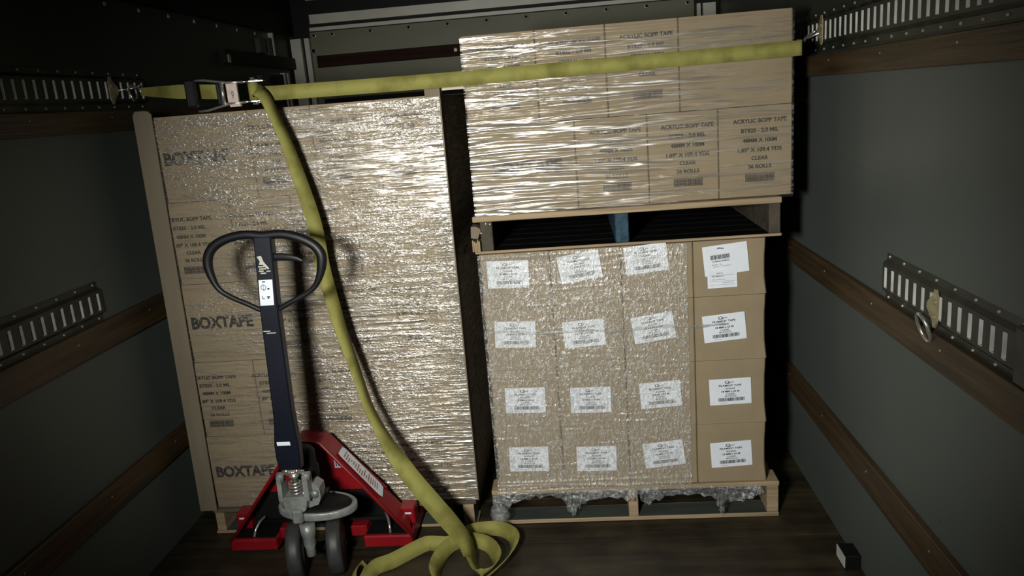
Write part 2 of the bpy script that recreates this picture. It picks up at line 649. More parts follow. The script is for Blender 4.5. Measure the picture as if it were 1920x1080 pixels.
# wooden rub rails, three along each side wall
tn = 4
for s, xin, runs in ((-1, XL, ((1.503, 1.572), (0.822, 0.912), (0.312, 0.402))), (1, XR, ((1.500, 1.567), (0.822, 0.905), (0.302, 0.402)))):
    for z0, z1 in runs:
        b = MB()
        xo = xin - s * .019
        y0 = YB
        b.bbox(min(xin, xo), max(xin, xo), YB, YF - .04, z0, z1, .002)
        b.cur = 1
        y = 0.5
        while y < 4:
            b.lathe([(0.0032, 0), (0.002, -s * .0012)], (xo, y, (z0 + z1) / 2 + .012), 'x', 8)
            y += .41
        b.build('trim_%d' % tn, [M['board'], M['rivet']], kind='structure')
        tn += 1


# ------------------------------------------------------------------ slotted logistics tracks
def track(xin, s, y0, y1, zc, label, drop=0.0):
    mb = MB()
    X = lambda d: xin - s * d

    def bx(d0, d1, ya, yb, za, zb):
        mb.box(min(X(d0), X(d1)), max(X(d0), X(d1)), ya, yb, za, zb)
    h = .0635
    sl = .027
    mb.cur = 0
    bx(.0, .003, y0, y1, zc + .046, zc + h)
    bx(.0, .003, y0, y1, zc - h, zc - .046)
    # sloped shoulders
    for a, bb in ((zc + .046, zc + .036), (zc - .046, zc - .036)):
        pts = [(0, a), (.003, a), (.0135, bb), (.0105, bb)]
        mb.prism([(X(p[0]), p[1]) for p in pts], 'y', y0, y1)
    bx(.0105, .0135, y0, y1, zc + sl, zc + .036)
    bx(.0105, .0135, y0, y1, zc - .036, zc - sl)
    p = .0446
    y = y0
    sw = .0135
    ys = []
    k = 0
    yc = y1 - .022
    edges = [y1]
    while yc - sw / 2 > y0 + .005:
        ys.append(yc)
        edges += [yc + sw / 2, yc - sw / 2]
        yc -= p
    edges.append(y0)
    for i in range(0, len(edges), 2):
        bx(.0105, .0135, edges[i + 1], edges[i], zc - sl, zc + sl)
    mb.cur = 1
    for yc in ys:      # rolled lips of the slots, worn bright
        bx(.0025, .0150, yc + sw / 2 - .0035, yc + sw / 2, zc - sl, zc + sl)
        bx(.0005, .0025, yc - sw / 2, yc + sw / 2, zc - sl, zc + sl)
        bx(.006, .0150, yc - sw / 2, yc + sw / 2, zc - sl - .001, zc - sl + .001)
    mb.cur = 2
    y = y1 - .02
    while y > y0:
        for zz in (zc + .055, zc - .055):
            mb.lathe([(0.0042, 0), (0.003, -s * .003)], (X(.003), y, zz), 'x', 8)
        y -= .0892
    mb.build('logistics_track', [M['track'], M['track_lip'], M['rivet']], label=label, category='cargo track')


track(XL, -1, YB, 2.80, 1.638, 'slotted dark steel cargo track high on the left wall beside the tall load')
track(XR, 1, YB, 3.02, 1.638, 'slotted dark steel cargo track high on the right wall behind the upper load')
track(XL, -1, YB, 2.305, 0.978, 'short slotted steel cargo track on the left wall above the middle wooden rail')
track(XR, 1, 1.43, 2.085, 0.968, 'slotted steel cargo track on the right wall holding a plate with ring')
b = MB()
b.bbox(XR - .03, XR, YB, 1.425, .915, 1.03, .006)
b.build('track_end_cover', M['track'], label='dark steel block closing the near end of the lower right track', category='bracket')
b = MB()
b.bbox(XR - .05, XR - .002, 2.20, 2.275, 0, .045, .003)
b.cur = 1
b.box(XR - .052, XR - .05, 2.20, 2.275, .004, .042)
b.build('floor_bracket', [M['black'], M['track_lip']], label='small dark bracket on the floor at the foot of the right wall', category='bracket')


def plate_geo(mb, X, y, z, flip=1):
    """spring E-fitting: a pointed plate; X maps depth from the wall to x"""
    pts = [(-.004, .045), (.006, .045), (.012, .03), (.040, .006), (.040, -.006), (.012, -.03), (.006, -.045), (-.004, -.045), (-.012, -.03), (-.012, .03)]
    mb.prism([(y + flip * p[0], z + p[1]) for p in pts], 'x', X(.016), X(.020))
    mb.lathe([(0.006, 0), (0.006, .004 if X(1) > X(0) else -.004)], (X(.020), y, z + .015), 'x', 10)
    mb.lathe([(0.004, 0), (0.004, .004 if X(1) > X(0) else -.004)], (X(.020), y, z - .02), 'x', 10)


t = empty('tie_down_ring', (XR - .02, 1.79, .95), label='steel ring on a tan end plate clipped into the lower right track', category='tie-down ring')
XRm = lambda d: XR - d
b = MB()
plate_geo(b, XRm, 1.765, .965, 1)
b.build('plate', M['zinc_gold'], t)
b = MB()
b.smooth = True
b.tube([(XR - .03 - .012 * math.sin(a), 1.792 + .028 * math.cos(a), .912 + .034 * math.sin(a)) for a in [i * math.pi / 12 for i in range(24)]], .004, 8, closed=True)
b.build('ring', M['chrome'], t)


# ------------------------------------------------------------------ cartons
def carton_mesh(w, d, h, flare=0.0, seed=0, outer=False):
    """origin: centre of the bottom front edge; front faces -y"""
    r = random.Random(seed)
    mb = MB()
    nz, nx = 7, 5
    g = .0014
    lev = []
    for j in range(nz + 1):
        t = j / nz
        e = flare * (max(0, 1 - t * 4) ** 1.5 + 0.6 * max(0, t * 4 - 3) ** 1.5) - flare * .35 * math.sin(math.pi * t)
        ch = .003 if j in (0, nz) else 0
        lev.append((t * (h - .002) + .001, e - ch))
    ring = []
    for z, e in lev:
        hw, y0, y1 = w / 2 - g * .6 + 0, -e * .8, d + e * .3
        pts = []
        c = .004
        for i in range(nx + 1):
            u = i / nx
            bul = .0018 * math.sin(math.pi * u) * math.sin(math.pi * z / h)
            pts.append((-hw + c + u * (2 * hw - 2 * c), y0 - bul, z))
        pts.append((hw, y0 + c, z))
        pts.append((hw, y1 - c, z))
        pts.append((hw - c, y1, z))
        pts.append((-hw + c, y1, z))
        pts.append((-hw, y1 - c, z))
        pts.append((-hw, y0 + c, z))
        ring.append(pts)
    if outer:
        ring = [[(p[0] + (max(lev[j][1], -.002) * outer if p[0] * outer > 0 else 0), p[1], p[2]) for p in rr] for j, rr in enumerate(ring)]
    n = len(ring[0])
    vs = [p for rr in ring for p in rr]
    fs = []
    for j in range(nz):
        for i in range(n):
            i2 = (i + 1) % n
            fs.append((j * n + i, j * n + i2, (j + 1) * n + i2, (j + 1) * n + i))
    fs.append(tuple(range(n - 1, -1, -1)))
    fs.append(tuple(nz * n + i for i in range(n)))
    mb.add(vs, fs)
    return mb.mesh('carton', M['card'])


def end_print(h=.285):
    mb = MB()
    y = -.0032
    top = h * .87
    put_text(mb, 'ACRYLIC BOPP TAPE', 0, top - .012, .0125, .165, .03, y)
    put_text(mb, 'BT820 - 2.0 MIL', 0, top - .042, .0125, .115, .03, y)
    put_text(mb, '48MM X 100M', 0, top - .072, .0125, .105, .03, y)
    put_text(mb, '1.89" X 109.4 YDS', 0, top - .102, .0125, .135, .03, y)
    put_text(mb, 'CLEAR', 0, top - .128, .0115, .052, .03, y)
    put_text(mb, '36 ROLLS', 0, top - .154, .0115, .072, .03, y)
    barcode(mb, 0, top - .194, .084, .020, 4, y)
    for a in (top - .1965, top - .1725):
        mb.add([(-.045, y, a), (.045, y, a), (.045, y, a + .002), (-.045, y, a + .002)], [(0, 1, 2, 3)])
    for a in (-.045, .043):
        mb.add([(a, y, top - .196), (a + .002, y, top - .196), (a + .002, y, top - .172), (a, y, top - .172)], [(0, 1, 2, 3)])
    return mb.mesh('end_print', M['ink'])


def side_print():
    mb = MB()
    put_text(mb, 'BOXTAPE', 0, .128, .040, .225, .045, -.0032)
    return mb.mesh('side_print', M['ink'])


END_P, SIDE_P = end_print(), side_print()
_cm = {}


def carton(x0, x1, y, z0, z1, d, label, cat, pr=None, pdx=0.0, pdz=0.0, flare=0.0, group=None, sc=1.0, outer=0):
    w, h = x1 - x0, z1 - z0
    key = (round(w, 3), round(h, 3), round(d, 3), flare, outer)
    if key not in _cm:
        _cm[key] = carton_mesh(w, d, h, flare, len(_cm), outer)
    o = link_mesh('carton', _cm[key], None, ((x0 + x1) / 2, y, z0), label=label, category=cat)
    if group:
        o['group'] = group
    if pr:
        p = link_mesh('printing', pr, o, (pdx, 0, pdz))
        p.scale = (sc, 1, 1)
    return o


ROWS5 = ['bottom', 'second', 'middle', 'fourth', 'top']
POS4 = ['leftmost', 'second from left', 'third from left', 'rightmost']
YL = 2.530
zl = [.103 + .2868 * k for k in range(6)]
for L_ in range(5):
    longleft = (L_ % 2 == 0)
    if longleft:
        xs = [-1.412, -1.082, -.862, -.640, -.418]
        kinds = 'LEEE'
    else:
        xs = [-1.412, -1.190, -.970, -.748, -.418]
        kinds = 'EEEL'
    xs = [-.418 + (x + .418) * (.986 - .0052 * L_) / .994 for x in xs]
    for i in range(4):
        lab = 'carton with %s, %s layer of tall left load, %s' % ('one big word' if kinds[i] == 'L' else 'small print', ROWS5[L_], POS4[i])
        if kinds[i] == 'L' and not longleft:
            lab = 'wide carton without print, %s layer of tall left load, rightmost beside the gap' % ROWS5[L_]
        off = {0: -.035 if longleft else -.04}.get(i, -.035)
        carton(xs[i], xs[i + 1], YL, zl[L_], zl[L_ + 1], .235 if kinds[i] == 'L' else .33, lab, 'box',
               (SIDE_P if longleft else None) if kinds[i] == 'L' else END_P, off + (.005 if kinds[i] == 'L' else 0), (.0 if kinds[i] == 'L' else -.012), group='cartons of the tall left load')
    # boxes farther back along the gap
    y = YL + .34
    for q in range(2):
        carton(-.75, -.418, y, zl[L_], zl[L_ + 1], .30, 'plain carton on the dark gap side of the tall left load, behind the front', 'box', group='cartons deep in the tall left load')
        y += .305

# lower right load: four rows of four with white stickers
YR = 2.530
zr = [.140, .360, .592, .817, 1.006]
xr = [-.334, -.098, .138, .374, .607]
ST = [  # centre x, z, tilt (deg) of each sticker, bottom row first
    [(-.219, .255, -1.0), (.021, .247, -1), (.257, .255, 6), (.489, .245, 3)],
    [(-.216, .479, -1.2), (.012, .470, -.5), (.252, .478, 3), (.488, .478, 1.5)],
    [(-.233, .721, -2.5), (.002, .712, 3), (.236, .720, 7.5), (.471, .708, 4.5)],
    [(-.241, .934, -1.5), (.000, .945, 8), (.220, .959, 5), (.478, .962, 5.5)],
]


def sticker_mesh():
    mb = MB()
    w, h = .140, .094
    mb.cur = 0
    mb.box(-w / 2, w / 2, -.0009, 0, -h / 2, h / 2)
    mb.cur = 1
    y = -.0013
    # round logo with a small tail and name
    vs, fs = [], []
    for k in range(20):
        a = 2 * math.pi * k / 20
        vs += [(-.010 + .0075 * math.cos(a), y, .0345 + .0055 * math.sin(a)), (-.010 + .0048 * math.cos(a), y, .0350 + .0034 * math.sin(a))]
    for k in range(20):
        k2 = (k + 1) % 20
        fs.append((2 * k, 2 * k2, 2 * k2 + 1, 2 * k + 1))
    mb.add(vs, fs)
    mb.add([(-.008, y, .032), (-.003, y, .0285), (.000, y, .0285), (-.004, y, .033)], [(0, 1, 2, 3)])
    put_text(mb, 'pac', .006, .0325, .0045, .015, .02, y)
    put_text(mb, 'FILAMENT TAPE', 0, .0195, .0062, .076, .03, y)
    put_text(mb, 'RG2645', 0, .0085, .0058, .031, .02, y)
    put_text(mb, '18 MM x 55 M', 0, -.0020, .0062, .060, .03, y)
    put_text(mb, 'CLEAR', 0, -.0110, .0052, .030, .02, y)
    put_text(mb, '48 ROLLS', 0, -.0185, .0052, .040, .02, y)
    barcode(mb, .003, -.0345, .088, .0125, 9, y)
    mb.add([(-.036, y, -.041), (-.012, y, -.041), (-.012, y, -.040), (-.036, y, -.040)], [(0, 1, 2, 3)])
    return mb.mesh('sticker', [M['paper'], M['ink']])


def ship_mesh(top):
    mb = MB()
    y = -.0013
    if top:
        mb.cur = 0
        mb.box(-.072, .072, -.0009, 0, -.050, .050)
        mb.cur = 1
        mb.add([(-.028, y, .036), (-.020, y, .042), (-.002, y, .038), (-.002, y, .036), (-.020, y, .0385)], [(0, 1, 2, 3, 4)])
        barcode(mb, -.018, .003, .062, .015, 21, y)
        put_text(mb, 'CAR2100852', -.016, -.006, .005, .056, .02, y)
        put_text(mb, 'PO 3811 - 90', -.030, -.016, .003, .030, .02, y)
        put_text(mb, 'FILAMENT TAPE 48 ROLLS', -.012, -.0225, .003, .060, .0, y)
    else:
        mb.cur = 0
        mb.box(-.048, .048, -.0009, 0, -.030, .030)
        mb.cur = 1
        put_text(mb, 'SHIP TO', -.008, .018, .0035, .020, .02, y)
        put_text(mb, '1811 MAIN ST', -.014, .008, .0038, .038, .02, y)
        put_text(mb, '19 x 55 ROLLS', -.012, -.003, .0036, .042, .0, y)
        put_text(mb, 'PALLET 1', .018, -.014, .003, .030, .0, y)
        for zz in (.013, -.008, -.020):
            mb.add([(-.04, y, zz), (.04, y, zz), (.04, y, zz + .0007), (-.04, y, zz + .0007)], [(0, 1, 2, 3)])
    return mb.mesh('sticker', [M['paper'], M['ink']])


STK, SH1, SH2 = sticker_mesh(), ship_mesh(True), ship_mesh(False)
ROWS4 = ['bottom', 'second', 'third', 'top']
for r_ in range(4):
    for c_ in range(4):
        top_right = (r_ == 3 and c_ == 3)
        lab = 'carton with %s, %s row of lower right load, %s' % ('two overlapping shipping labels' if top_right else 'one white sticker', ROWS4[r_], POS4[c_])
        o = carton(xr[c_], xr[c_ + 1], YR, zr[r_], zr[r_ + 1], .33, lab, 'box', flare=.0065, outer={0: -1, 3: 1}.get(c_, 0), group='cartons on the lower right pallet')
        sx, sz, a = ST[r_][c_]
        cx = (xr[c_] + xr[c_ + 1]) / 2
        if top_right:
            s = link_mesh('shipping_label', SH1, o, (sx - cx, -.0035, .930 + .012 - zr[r_]), (0, math.radians(-5), 0))
            s = link_mesh('packing_label', SH2, o, (sx - cx - .012, -.0046, .872 - zr[r_] + .004), (0, math.radians(-1), 0))
        else:
            link_mesh('sticker', STK, o, (sx - cx, -.0035, sz - zr[r_]), (0, math.radians(-a), 0))
    y = YR + .34
    for q in range(2):
        carton(xr[0], xr[1] + .06, y, zr[r_], zr[r_ + 1], .30, 'plain carton on the dark gap side of the lower right load, behind the front', 'box', flare=.0065, group='cartons deep in the lower right load')
        carton(xr[3] - .06, xr[4], y, zr[r_], zr[r_ + 1], .30, 'plain carton on the wall side of the lower right load, behind the front', 'box', flare=.0065, group='cartons deep along the wall of the lower right load')
        y += .305

# upper right load: two layers
zu = [1.141, 1.425, 1.708]
for L_ in range(2):
    xs = [-.333, .009, .240, .462, .690] if L_ == 0 else [-.333, -.100, .120, .345, .690]
    kinds = 'LEEE' if L_ == 0 else 'EEEL'
    for i in range(4):
        lab = 'carton with %s, %s layer of upper right load, %s' % ('a big word' if kinds[i] == 'L' else 'small print', ('lower', 'upper')[L_], POS4[i])
        if L_ == 1 and i == 3:
            pr = None
            lab = 'wide brown film-wrapped carton, upper layer of the upper right load, rightmost'
        else:
            pr = SIDE_P if kinds[i] == 'L' else END_P
        carton(xs[i], xs[i + 1], YR, zu[L_], zu[L_ + 1], .235 if kinds[i] == 'L' else .33, lab, 'box', pr,
               .012, -.003, group='cartons of the upper right load')
    y = YR + .34
    for q in range(2):
        carton(-.333, 0, y, zu[L_], zu[L_ + 1], .30, 'plain carton on the dark gap side of the upper right load, behind the front', 'box', group='cartons deep in the upper right load')
        carton(.36, .690, y, zu[L_], zu[L_ + 1], .30, 'plain carton on the wall side of the upper right load, behind the front', 'box', group='cartons deep along the wall of the upper right load')
        y += .305


# ------------------------------------------------------------------ stretch film
def film(name, x0, x1, y, z0, z1, depth, nx, nz, n_rid, seed, matl, label, rid, skew=0.0, sides=(1, 1), edges=0, lean=0.0):
    """rid = (length lo, hi, amp lo, hi, sigma lo, hi)"""
    rng = np.random.default_rng(seed)
    X, Z = np.meshgrid(np.linspace(x0, x1, nx), np.linspace(z0, z1, nz))
    D = np.zeros_like(X)
    for k in range(n_rid):
        xc, zc = rng.uniform(x0, x1), rng.uniform(z0, z1)
        Lh = rng.uniform(rid[0], rid[1]) / 2
        am, sg = rng.uniform(rid[2], rid[3]), rng.uniform(rid[4], rid[5])
        sl = rng.normal(skew, .035)
        j0, j1 = np.searchsorted(Z[:, 0], [zc - .06, zc + .06])
        i0, i1 = np.searchsorted(X[0], [xc - Lh, xc + Lh])
        if j1 <= j0 or i1 <= i0:
            continue
        xs_, zs_ = X[j0:j1, i0:i1], Z[j0:j1, i0:i1]
        u = (xs_ - xc) / Lh
        ph = rng.uniform(0, 6)
        zz = zs_ - zc - sl * (xs_ - xc) - .0015 * np.sin(xs_ * 25 + ph)
        D[j0:j1, i0:i1] += am * (1 - u ** 2) ** .7 * np.exp(-(zz / sg) ** 2)
    if edges:
        for k in range(edges):
            zc = z0 + abs(rng.normal(0, .022)) + .004 if k % 3 else z1 - abs(rng.normal(0, .012)) - .004
            xc, Lh = rng.uniform(x0, x1), rng.uniform(.15, .5)
            w = np.clip(1 - ((X - xc) / Lh) ** 2, 0, 1) ** .7
            D += rng.uniform(.001, .003) * w * np.exp(-((Z - zc - rng.normal(0, .02) * (X - xc)) / .0032) ** 2)
    D = .012 * np.tanh(D / .012)
    X = X + lean * (X[0, -1] - X) / (x1 - x0) * (Z - z0) / (z1 - z0)
    vs = np.stack([X, y - .0085 - D, Z], -1).reshape(-1, 3)
    a = np.arange(nx * nz).reshape(nz, nx)
    fs = np.stack([a[:-1, :-1], a[:-1, 1:], a[1:, 1:], a[1:, :-1]], -1).reshape(-1, 4)
    mb = MB()
    mb.smooth = True
    mb.v = [tuple(v) for v in vs]
    mb.f = [tuple(int(q) for q in f) for f in fs]
    mb.mi = [0] * len(mb.f)
    mb.sm = [True] * len(mb.f)
    ns = 20
    for side, xx, on in ((0, x0, sides[0]), (nx - 1, x1, sides[1])):
        if not on:
            continue
        dx = -.001 if side == 0 else .001
        rows = []
        nn = 24
        for j in range(nn + 1):
            z = z0 + (z1 - z0) * j / nn
            rows.append([(xx + dx + .0012 * math.sin(k * 1.7 + j) * (k > 0), y - .0085 + depth * k / ns, z) for k in range(ns + 1)])
        mb.add([p for r in rows for p in r], [(j * (ns + 1) + k, j * (ns + 1) + k + 1, (j + 1) * (ns + 1) + k + 1, (j + 1) * (ns + 1) + k) for j in range(nn) for k in range(ns)])
    me = bpy.data.meshes.new(name)
    me.from_pydata(mb.v, [], mb.f)
    me.materials.append(matl)
    me.polygons.foreach_set('use_smooth', [True] * len(mb.f))
    me.update()
    o = bpy.data.objects.new(name, me)
    COL.objects.link(o)
    o['label'] = label
    o['category'] = 'stretch film'
    return o


film('stretch_film', -1.398, -.4165, YL, .108, 1.530, .96, 160, 420, 900, 1, M['film_left'],
     'clear wrinkled stretch film wrapped around the tall left load', (.05, .22, .0006, .0022, .0022, .0045), skew=.02, sides=(0, 1), lean=.02)
film('stretch_film', -.3345, .6905, YR, 1.135, 1.700, .96, 180, 300, 170, 2, M['film_top'],
     'clear stretch film in long tight folds around the upper right load', (.25, .9, .003, .007, .0035, .0075), skew=.0, sides=(1, 0))
fl = film('stretch_film', -.340, .352, YR, .128, 1.004, .96, 160, 260, 230, 3, M['film_low'],
          'crinkled clear stretch film over the lower right load, torn along the pallet', (.03, .2, .0004, .0016, .002, .004), sides=(1, 0), edges=26)

# torn lower edge of that film, hanging over the pallet
SK = [(-.361, .128, .040), (-.345, .126, .045), (-.315, .128, .060), (-.290, .130, .095), (-.241, .131, .116), (-.191, .133, .121), (-.120, .132, .118), (-.098, .131, .085), (-.080, .130, .050), (-.066, .131, .046), (-.050, .132, .080), (-.023, .132, .098),
      (.053, .134, .113), (.110, .134, .104), (.135, .134, .094), (.150, .135, .110), (.160, .136, .122), (.176, .134, .086), (.190, .133, .082), (.230, .133, .098), (.278, .133, .112), (.352, .132, .113), (.415, .131, .100), (.434, .130, .070), (.444, .130, .032), (.455, .130, .036), (.462, .130, .078), (.500, .130, .080), (.545, .130, .088), (.575, .130, .105), (.590, .130, .112)]
rr = random.Random(4)
mb = MB()
mb.smooth = True
P = catmull(SK, 4)
nj = 9
vs, fs = [], []
for i, (x, zt, zb) in enumerate(P):
    zb += rr.uniform(-.003, .003)
    for j in range(nj):
        t = j / (nj - 1)
        vs.append((x + .004 * rr.uniform(-1, 1) * t, YR - .034 - .010 * math.sin(i * 1.9 + j * .9) * t - .006 * rr.random() + (1 - t) * .02, zt + (zb - zt) * t))
for i in range(len(P) - 1):
    for j in range(nj - 1):
        fs.append((i * nj + j, (i + 1) * nj + j, (i + 1) * nj + j + 1, i * nj + j + 1))
mb.add(vs, fs)
# bunched clump at the left corner
vs, fs = [], []
for i in range(9):
    for k in range(14):
        a = 2 * math.pi * k / 14
        th = math.pi * i / 8
        q = 1 + rr.uniform(-.28, .28)
        vs.append((-.338 + .034 * q * math.sin(th) * math.cos(a), YR - .05 + .016 * q * math.sin(th) * math.sin(a), .064 + .042 * q * math.cos(th)))
for i in range(8):
    for k in range(14):
        k2 = (k + 1) % 14
        fs.append((i * 14 + k, i * 14 + k2, (i + 1) * 14 + k2, (i + 1) * 14 + k))
mb.add(vs, fs)
mb.build('torn_film_skirt', M['film_torn'], fl)

# pleat of doubled film running across the second row from the top
mb = MB()
mb.smooth = True
vs, fs = [], []
for i in range(40):
    x = -.330 + i * (.80 / 39)
    zc = .722 + .004 * math.sin(i * .5) + .012 * max(0, 1 - i / 14)
    for j, (dz, dy) in enumerate(((-.005, 0), (0, -.003), (.005, 0))):
        vs.append((x, YR - .013 + dy - .002 * math.sin(i), zc + dz * (1 + .4 * math.sin(i * 1.3))))
for i in range(39):
    for j in range(2):
        fs.append((i * 3 + j, i * 3 + 3 + j, i * 3 + 4 + j, i * 3 + 1 + j))
mb.add(vs, fs)
mb.build('film_pleat', M['film_torn'], fl)

# cardboard corner boards
def corner_board(x0, x1, yb, z0, z1, side, label, lean=0.0):
    mb = MB()
    pts = [(x0, z0), (x1, z0), (x1, z1 - .012), (x1 - .010, z1 - .002), (x1 - .025, z1), (x0 + .006, z1), (x0, z1 - .005)]
    mb.prism(pts, 'y', yb - .005, yb)
    if side < 0:
        mb.box(x0 - .004, x0, yb - .005, yb + .055, z0, z1 - .01)
    else:
        mb.box(x1, x1 + .004, yb - .005, yb + .055, z0, z1 - .015)
    mb.v = [(p[0] + lean * (p[2] - z0) / (z1 - z0), p[1], p[2]) for p in mb.v]
    mb.build('corner_board', M['card_edge'], label=label, category='corner protector')


corner_board(-1.457, -1.398, YL - .016, .103, 1.560, -1, 'tall brown cardboard corner board down the left edge of the left load', .025)
corner_board(-.462, -.4165, YL - .002, .103, 1.574, 1, 'pale cardboard corner board on the right edge of the left load beside the gap')
mb = MB()
mb.prism([(-.412, 1.549), (-.336, 1.549), (-.336, 1.566), (-.372, 1.570), (-.412, 1.566)], 'y', YL + .03, YL + .055)
mb.build('cardboard_strip', M['cream'], label='short cream cardboard strip bridging the gap just under the yellow strap', category='cardboard strip')


# ------------------------------------------------------------------ pallets
def pallet(x0, x1, yf, z0, z1, yb, label, stringers, mats, tdeck=.018, bdeck=.016, front_mat=None, n_board=5, n_bot=3):
    t = empty('pallet', ((x0 + x1) / 2, yf, z0), label=label, category='pallet')
    for i in range(n_board):
        ya = yf + i * (yb - yf - .09) / (n_board - 1)
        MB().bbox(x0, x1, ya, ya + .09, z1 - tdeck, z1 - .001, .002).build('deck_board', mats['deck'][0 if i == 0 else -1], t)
    for i in range(n_bot):
        ya = yf + i * (yb - yf - .09) / (n_bot - 1)
        bb = MB().bbox(x0, x1, ya, ya + .09, z0 + .001, z0 + bdeck, .002)
        bb.cur = 1          # upper face: grimy, on the upper pallet blackened as shade
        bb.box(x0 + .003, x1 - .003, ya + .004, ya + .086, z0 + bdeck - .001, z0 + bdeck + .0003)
        bb.build('bottom_board', [mats['bottom'] if i == 0 else M['shade_wood'], mats.get('top', M['grime'])], t)
    for (sx, w, mm) in stringers:
        MB().bbox(sx - w / 2, sx + w / 2, yf + .002, yb - .002, z0 + bdeck + .0005, z1 - tdeck - .0005, .002).build('stringer', mm, t)
    return t


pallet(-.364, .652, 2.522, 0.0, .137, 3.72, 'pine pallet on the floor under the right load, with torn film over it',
       ((-.343, .036, M['pwood_grey']), (.143, .034, M['pwood']), (.630, .040, M['pwood'])), dict(deck=[M['pwood'], M['shade_wood']], bottom=M['pwood']))
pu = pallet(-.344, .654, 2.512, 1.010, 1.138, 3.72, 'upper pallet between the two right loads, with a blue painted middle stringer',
            ((-.300, .040, M['end_wood']), (.632, .036, M['end_wood'])), dict(deck=[M['pwood'], M['shade_wood']], bottom=M['pwood'], top=M['shade_wood']), tdeck=.020, bdeck=.010, n_bot=12)  # bottom boards set edge to edge and blackened as the opening's shade
MB().bbox(.123, .167, 2.514, 3.70, 1.0205, 1.1175, .003).build('stringer', M['blue'], pu, label='blue painted stringer')
# splintered block and light end at the left corner of the upper pallet
b = MB()
b.prism([(-.352, 1.068), (-.330, 1.064), (-.318, 1.092), (-.322, 1.100), (-.334, 1.106), (-.350, 1.106)], 'y', 2.506, 2.56)
b.build('splintered_end', M['card_edge'], pu, label='splintered pale wood end')
b = MB()
for k in range(5):
    x = -.350 + k * .0054
    b.bbox(x, x + .0048, 2.504 + .002 * (k % 2), 2.55, 1.021, 1.060 - .004 * (k % 3), .0008)
b.build('split_block', M['pwood'], pu, label='split orange wood block')
for (x, z) in ((-.286, 1.110), (-.300, 1.112), (-.318, 1.082)):
    b = MB()
    b.smooth = True
    b.lathe([(.0045, 0), (.004, -.004), (.001, -.005)], (x, 2.514, z), 'y', 10)
    b.build('nail', M['chrome'], pu)

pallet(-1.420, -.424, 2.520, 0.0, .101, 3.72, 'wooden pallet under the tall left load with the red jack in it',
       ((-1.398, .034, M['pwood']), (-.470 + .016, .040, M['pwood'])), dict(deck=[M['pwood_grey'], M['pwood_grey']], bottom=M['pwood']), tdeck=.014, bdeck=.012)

# ------------------------------------------------------------------ ratchet strap
t = empty('ratchet_strap', (-1.0, 2.44, 1.58), label='long yellow ratchet strap across both loads, its tail hanging to the floor', category='ratchet strap')
hw = .0225


def place(mb, name, mats, parent=t, **kw):
    o = mb.build(name, mats, None, **kw)
    o.parent = parent
    # keep world placement
    w = Vector((0, 0, 0))
    q = parent
    while q:
        w += Vector(q.location)
        q = q.parent
    o.location = -w
    return o


# main webbing: right anchor - around the corner - across the upper load - to the ratchet
pts = [(.724, 2.66, 1.604), (.718, 2.60, 1.598), (.713, 2.545, 1.592), (.702, 2.508, 1.589), (.680, 2.500, 1.5865), (.40, 2.498, 1.5845), (.05, 2.497, 1.582), (-.20, 2.496, 1.580), (-.335, 2.494, 1.579), (-.60, 2.475, 1.579), (-.80, 2.462, 1.580), (-.93, 2.450, 1.581), (-.975, 2.446, 1.582)]
cs = [Vector(p) for p in catmull(pts, 6)]
ws = []
for i, c in enumerate(cs):
    s = hw * (1 if i > 14 else .75 + .25 * i / 14)
    tilt = .15 * math.sin(i * .12)
    ws.append(Vector((0, tilt * .3, 1)).normalized() * s)
b = MB()
b.smooth = True
b.ribbon(cs, ws)
place(b, 'webbing', M['strap'])

# short anchor webbing on the left
pts = [(-1.46, 2.63, 1.627), (-1.40, 2.60, 1.622), (-1.30, 2.54, 1.614), (-1.22, 2.50, 1.608), (-1.15, 2.47, 1.602), (-1.075, 2.452, 1.596)]
cs = [Vector(p) for p in catmull(pts, 6)]
ws = [Vector((0, 0, 1)) * (.012 + (hw - .012) * min(1, i / 14)) for i in range(len(cs))]
b = MB()
b.ribbon(cs, ws)
place(b, 'anchor_webbing', M['strap'])

# hanging tail
TL = [(-.975, 2.425, 1.588, 24, -50), (-.958, 2.405, 1.588, 24, -35), (-.938, 2.405, 1.565, 24, -25), (-.917, 2.41, 1.498, 22, -10), (-.896, 2.405, 1.439, 24, 0), (-.867, 2.40, 1.321, 28, 0), (-.837, 2.40, 1.165, 31, 0), (-.826, 2.39, 1.027, 31, 0), (-.808, 2.38, .921, 29, 0), (-.787, 2.37, .814, 26, 0), (-.752, 2.35, .690, 22, 0), (-.715, 2.32, .570, 19, 0),
      (-.666, 2.29, .468, 23, 0), (-.625, 2.27, .401, 29, 0), (-.578, 2.26, .328, 33, 0), (-.533, 2.26, .259, 34, 0), (-.481, 2.27, .173, 31, 0), (-.442, 2.285, .098, 27, 0), (-.420, 2.28, .045, 24, 0)]
Q = catmull([(a, bb, c, d) for a, bb, c, d, e in TL], 6)
cs = [Vector(q[:3]) for q in Q]
ws = []
for i in range(len(cs)):
    tt = (cs[min(i + 1, len(cs) - 1)] - cs[max(i - 1, 0)]).normalized()
    vd = (cs[i] - Vector((0, 0, 1.5))).normalized()
    side = tt.cross(vd).normalized()                    # the webbing twists as it hangs
    back = side.cross(tt).normalized()
    wpx = Q[i][3]
    full = .0228 + .0075 * max(0, min(1, (.75 - cs[i].z) / .5))
    f = min(1, wpx / 31)
    dpt = math.sqrt(max(0, 1 - f * f))
    ws.append((side * f + back * dpt).normalized() * full)
for i in range(1, len(ws)):
    if ws[i].dot(ws[i - 1]) < 0:
        ws[i] = -ws[i]
tail_c, tail_w = cs[:-4], ws[:-4]

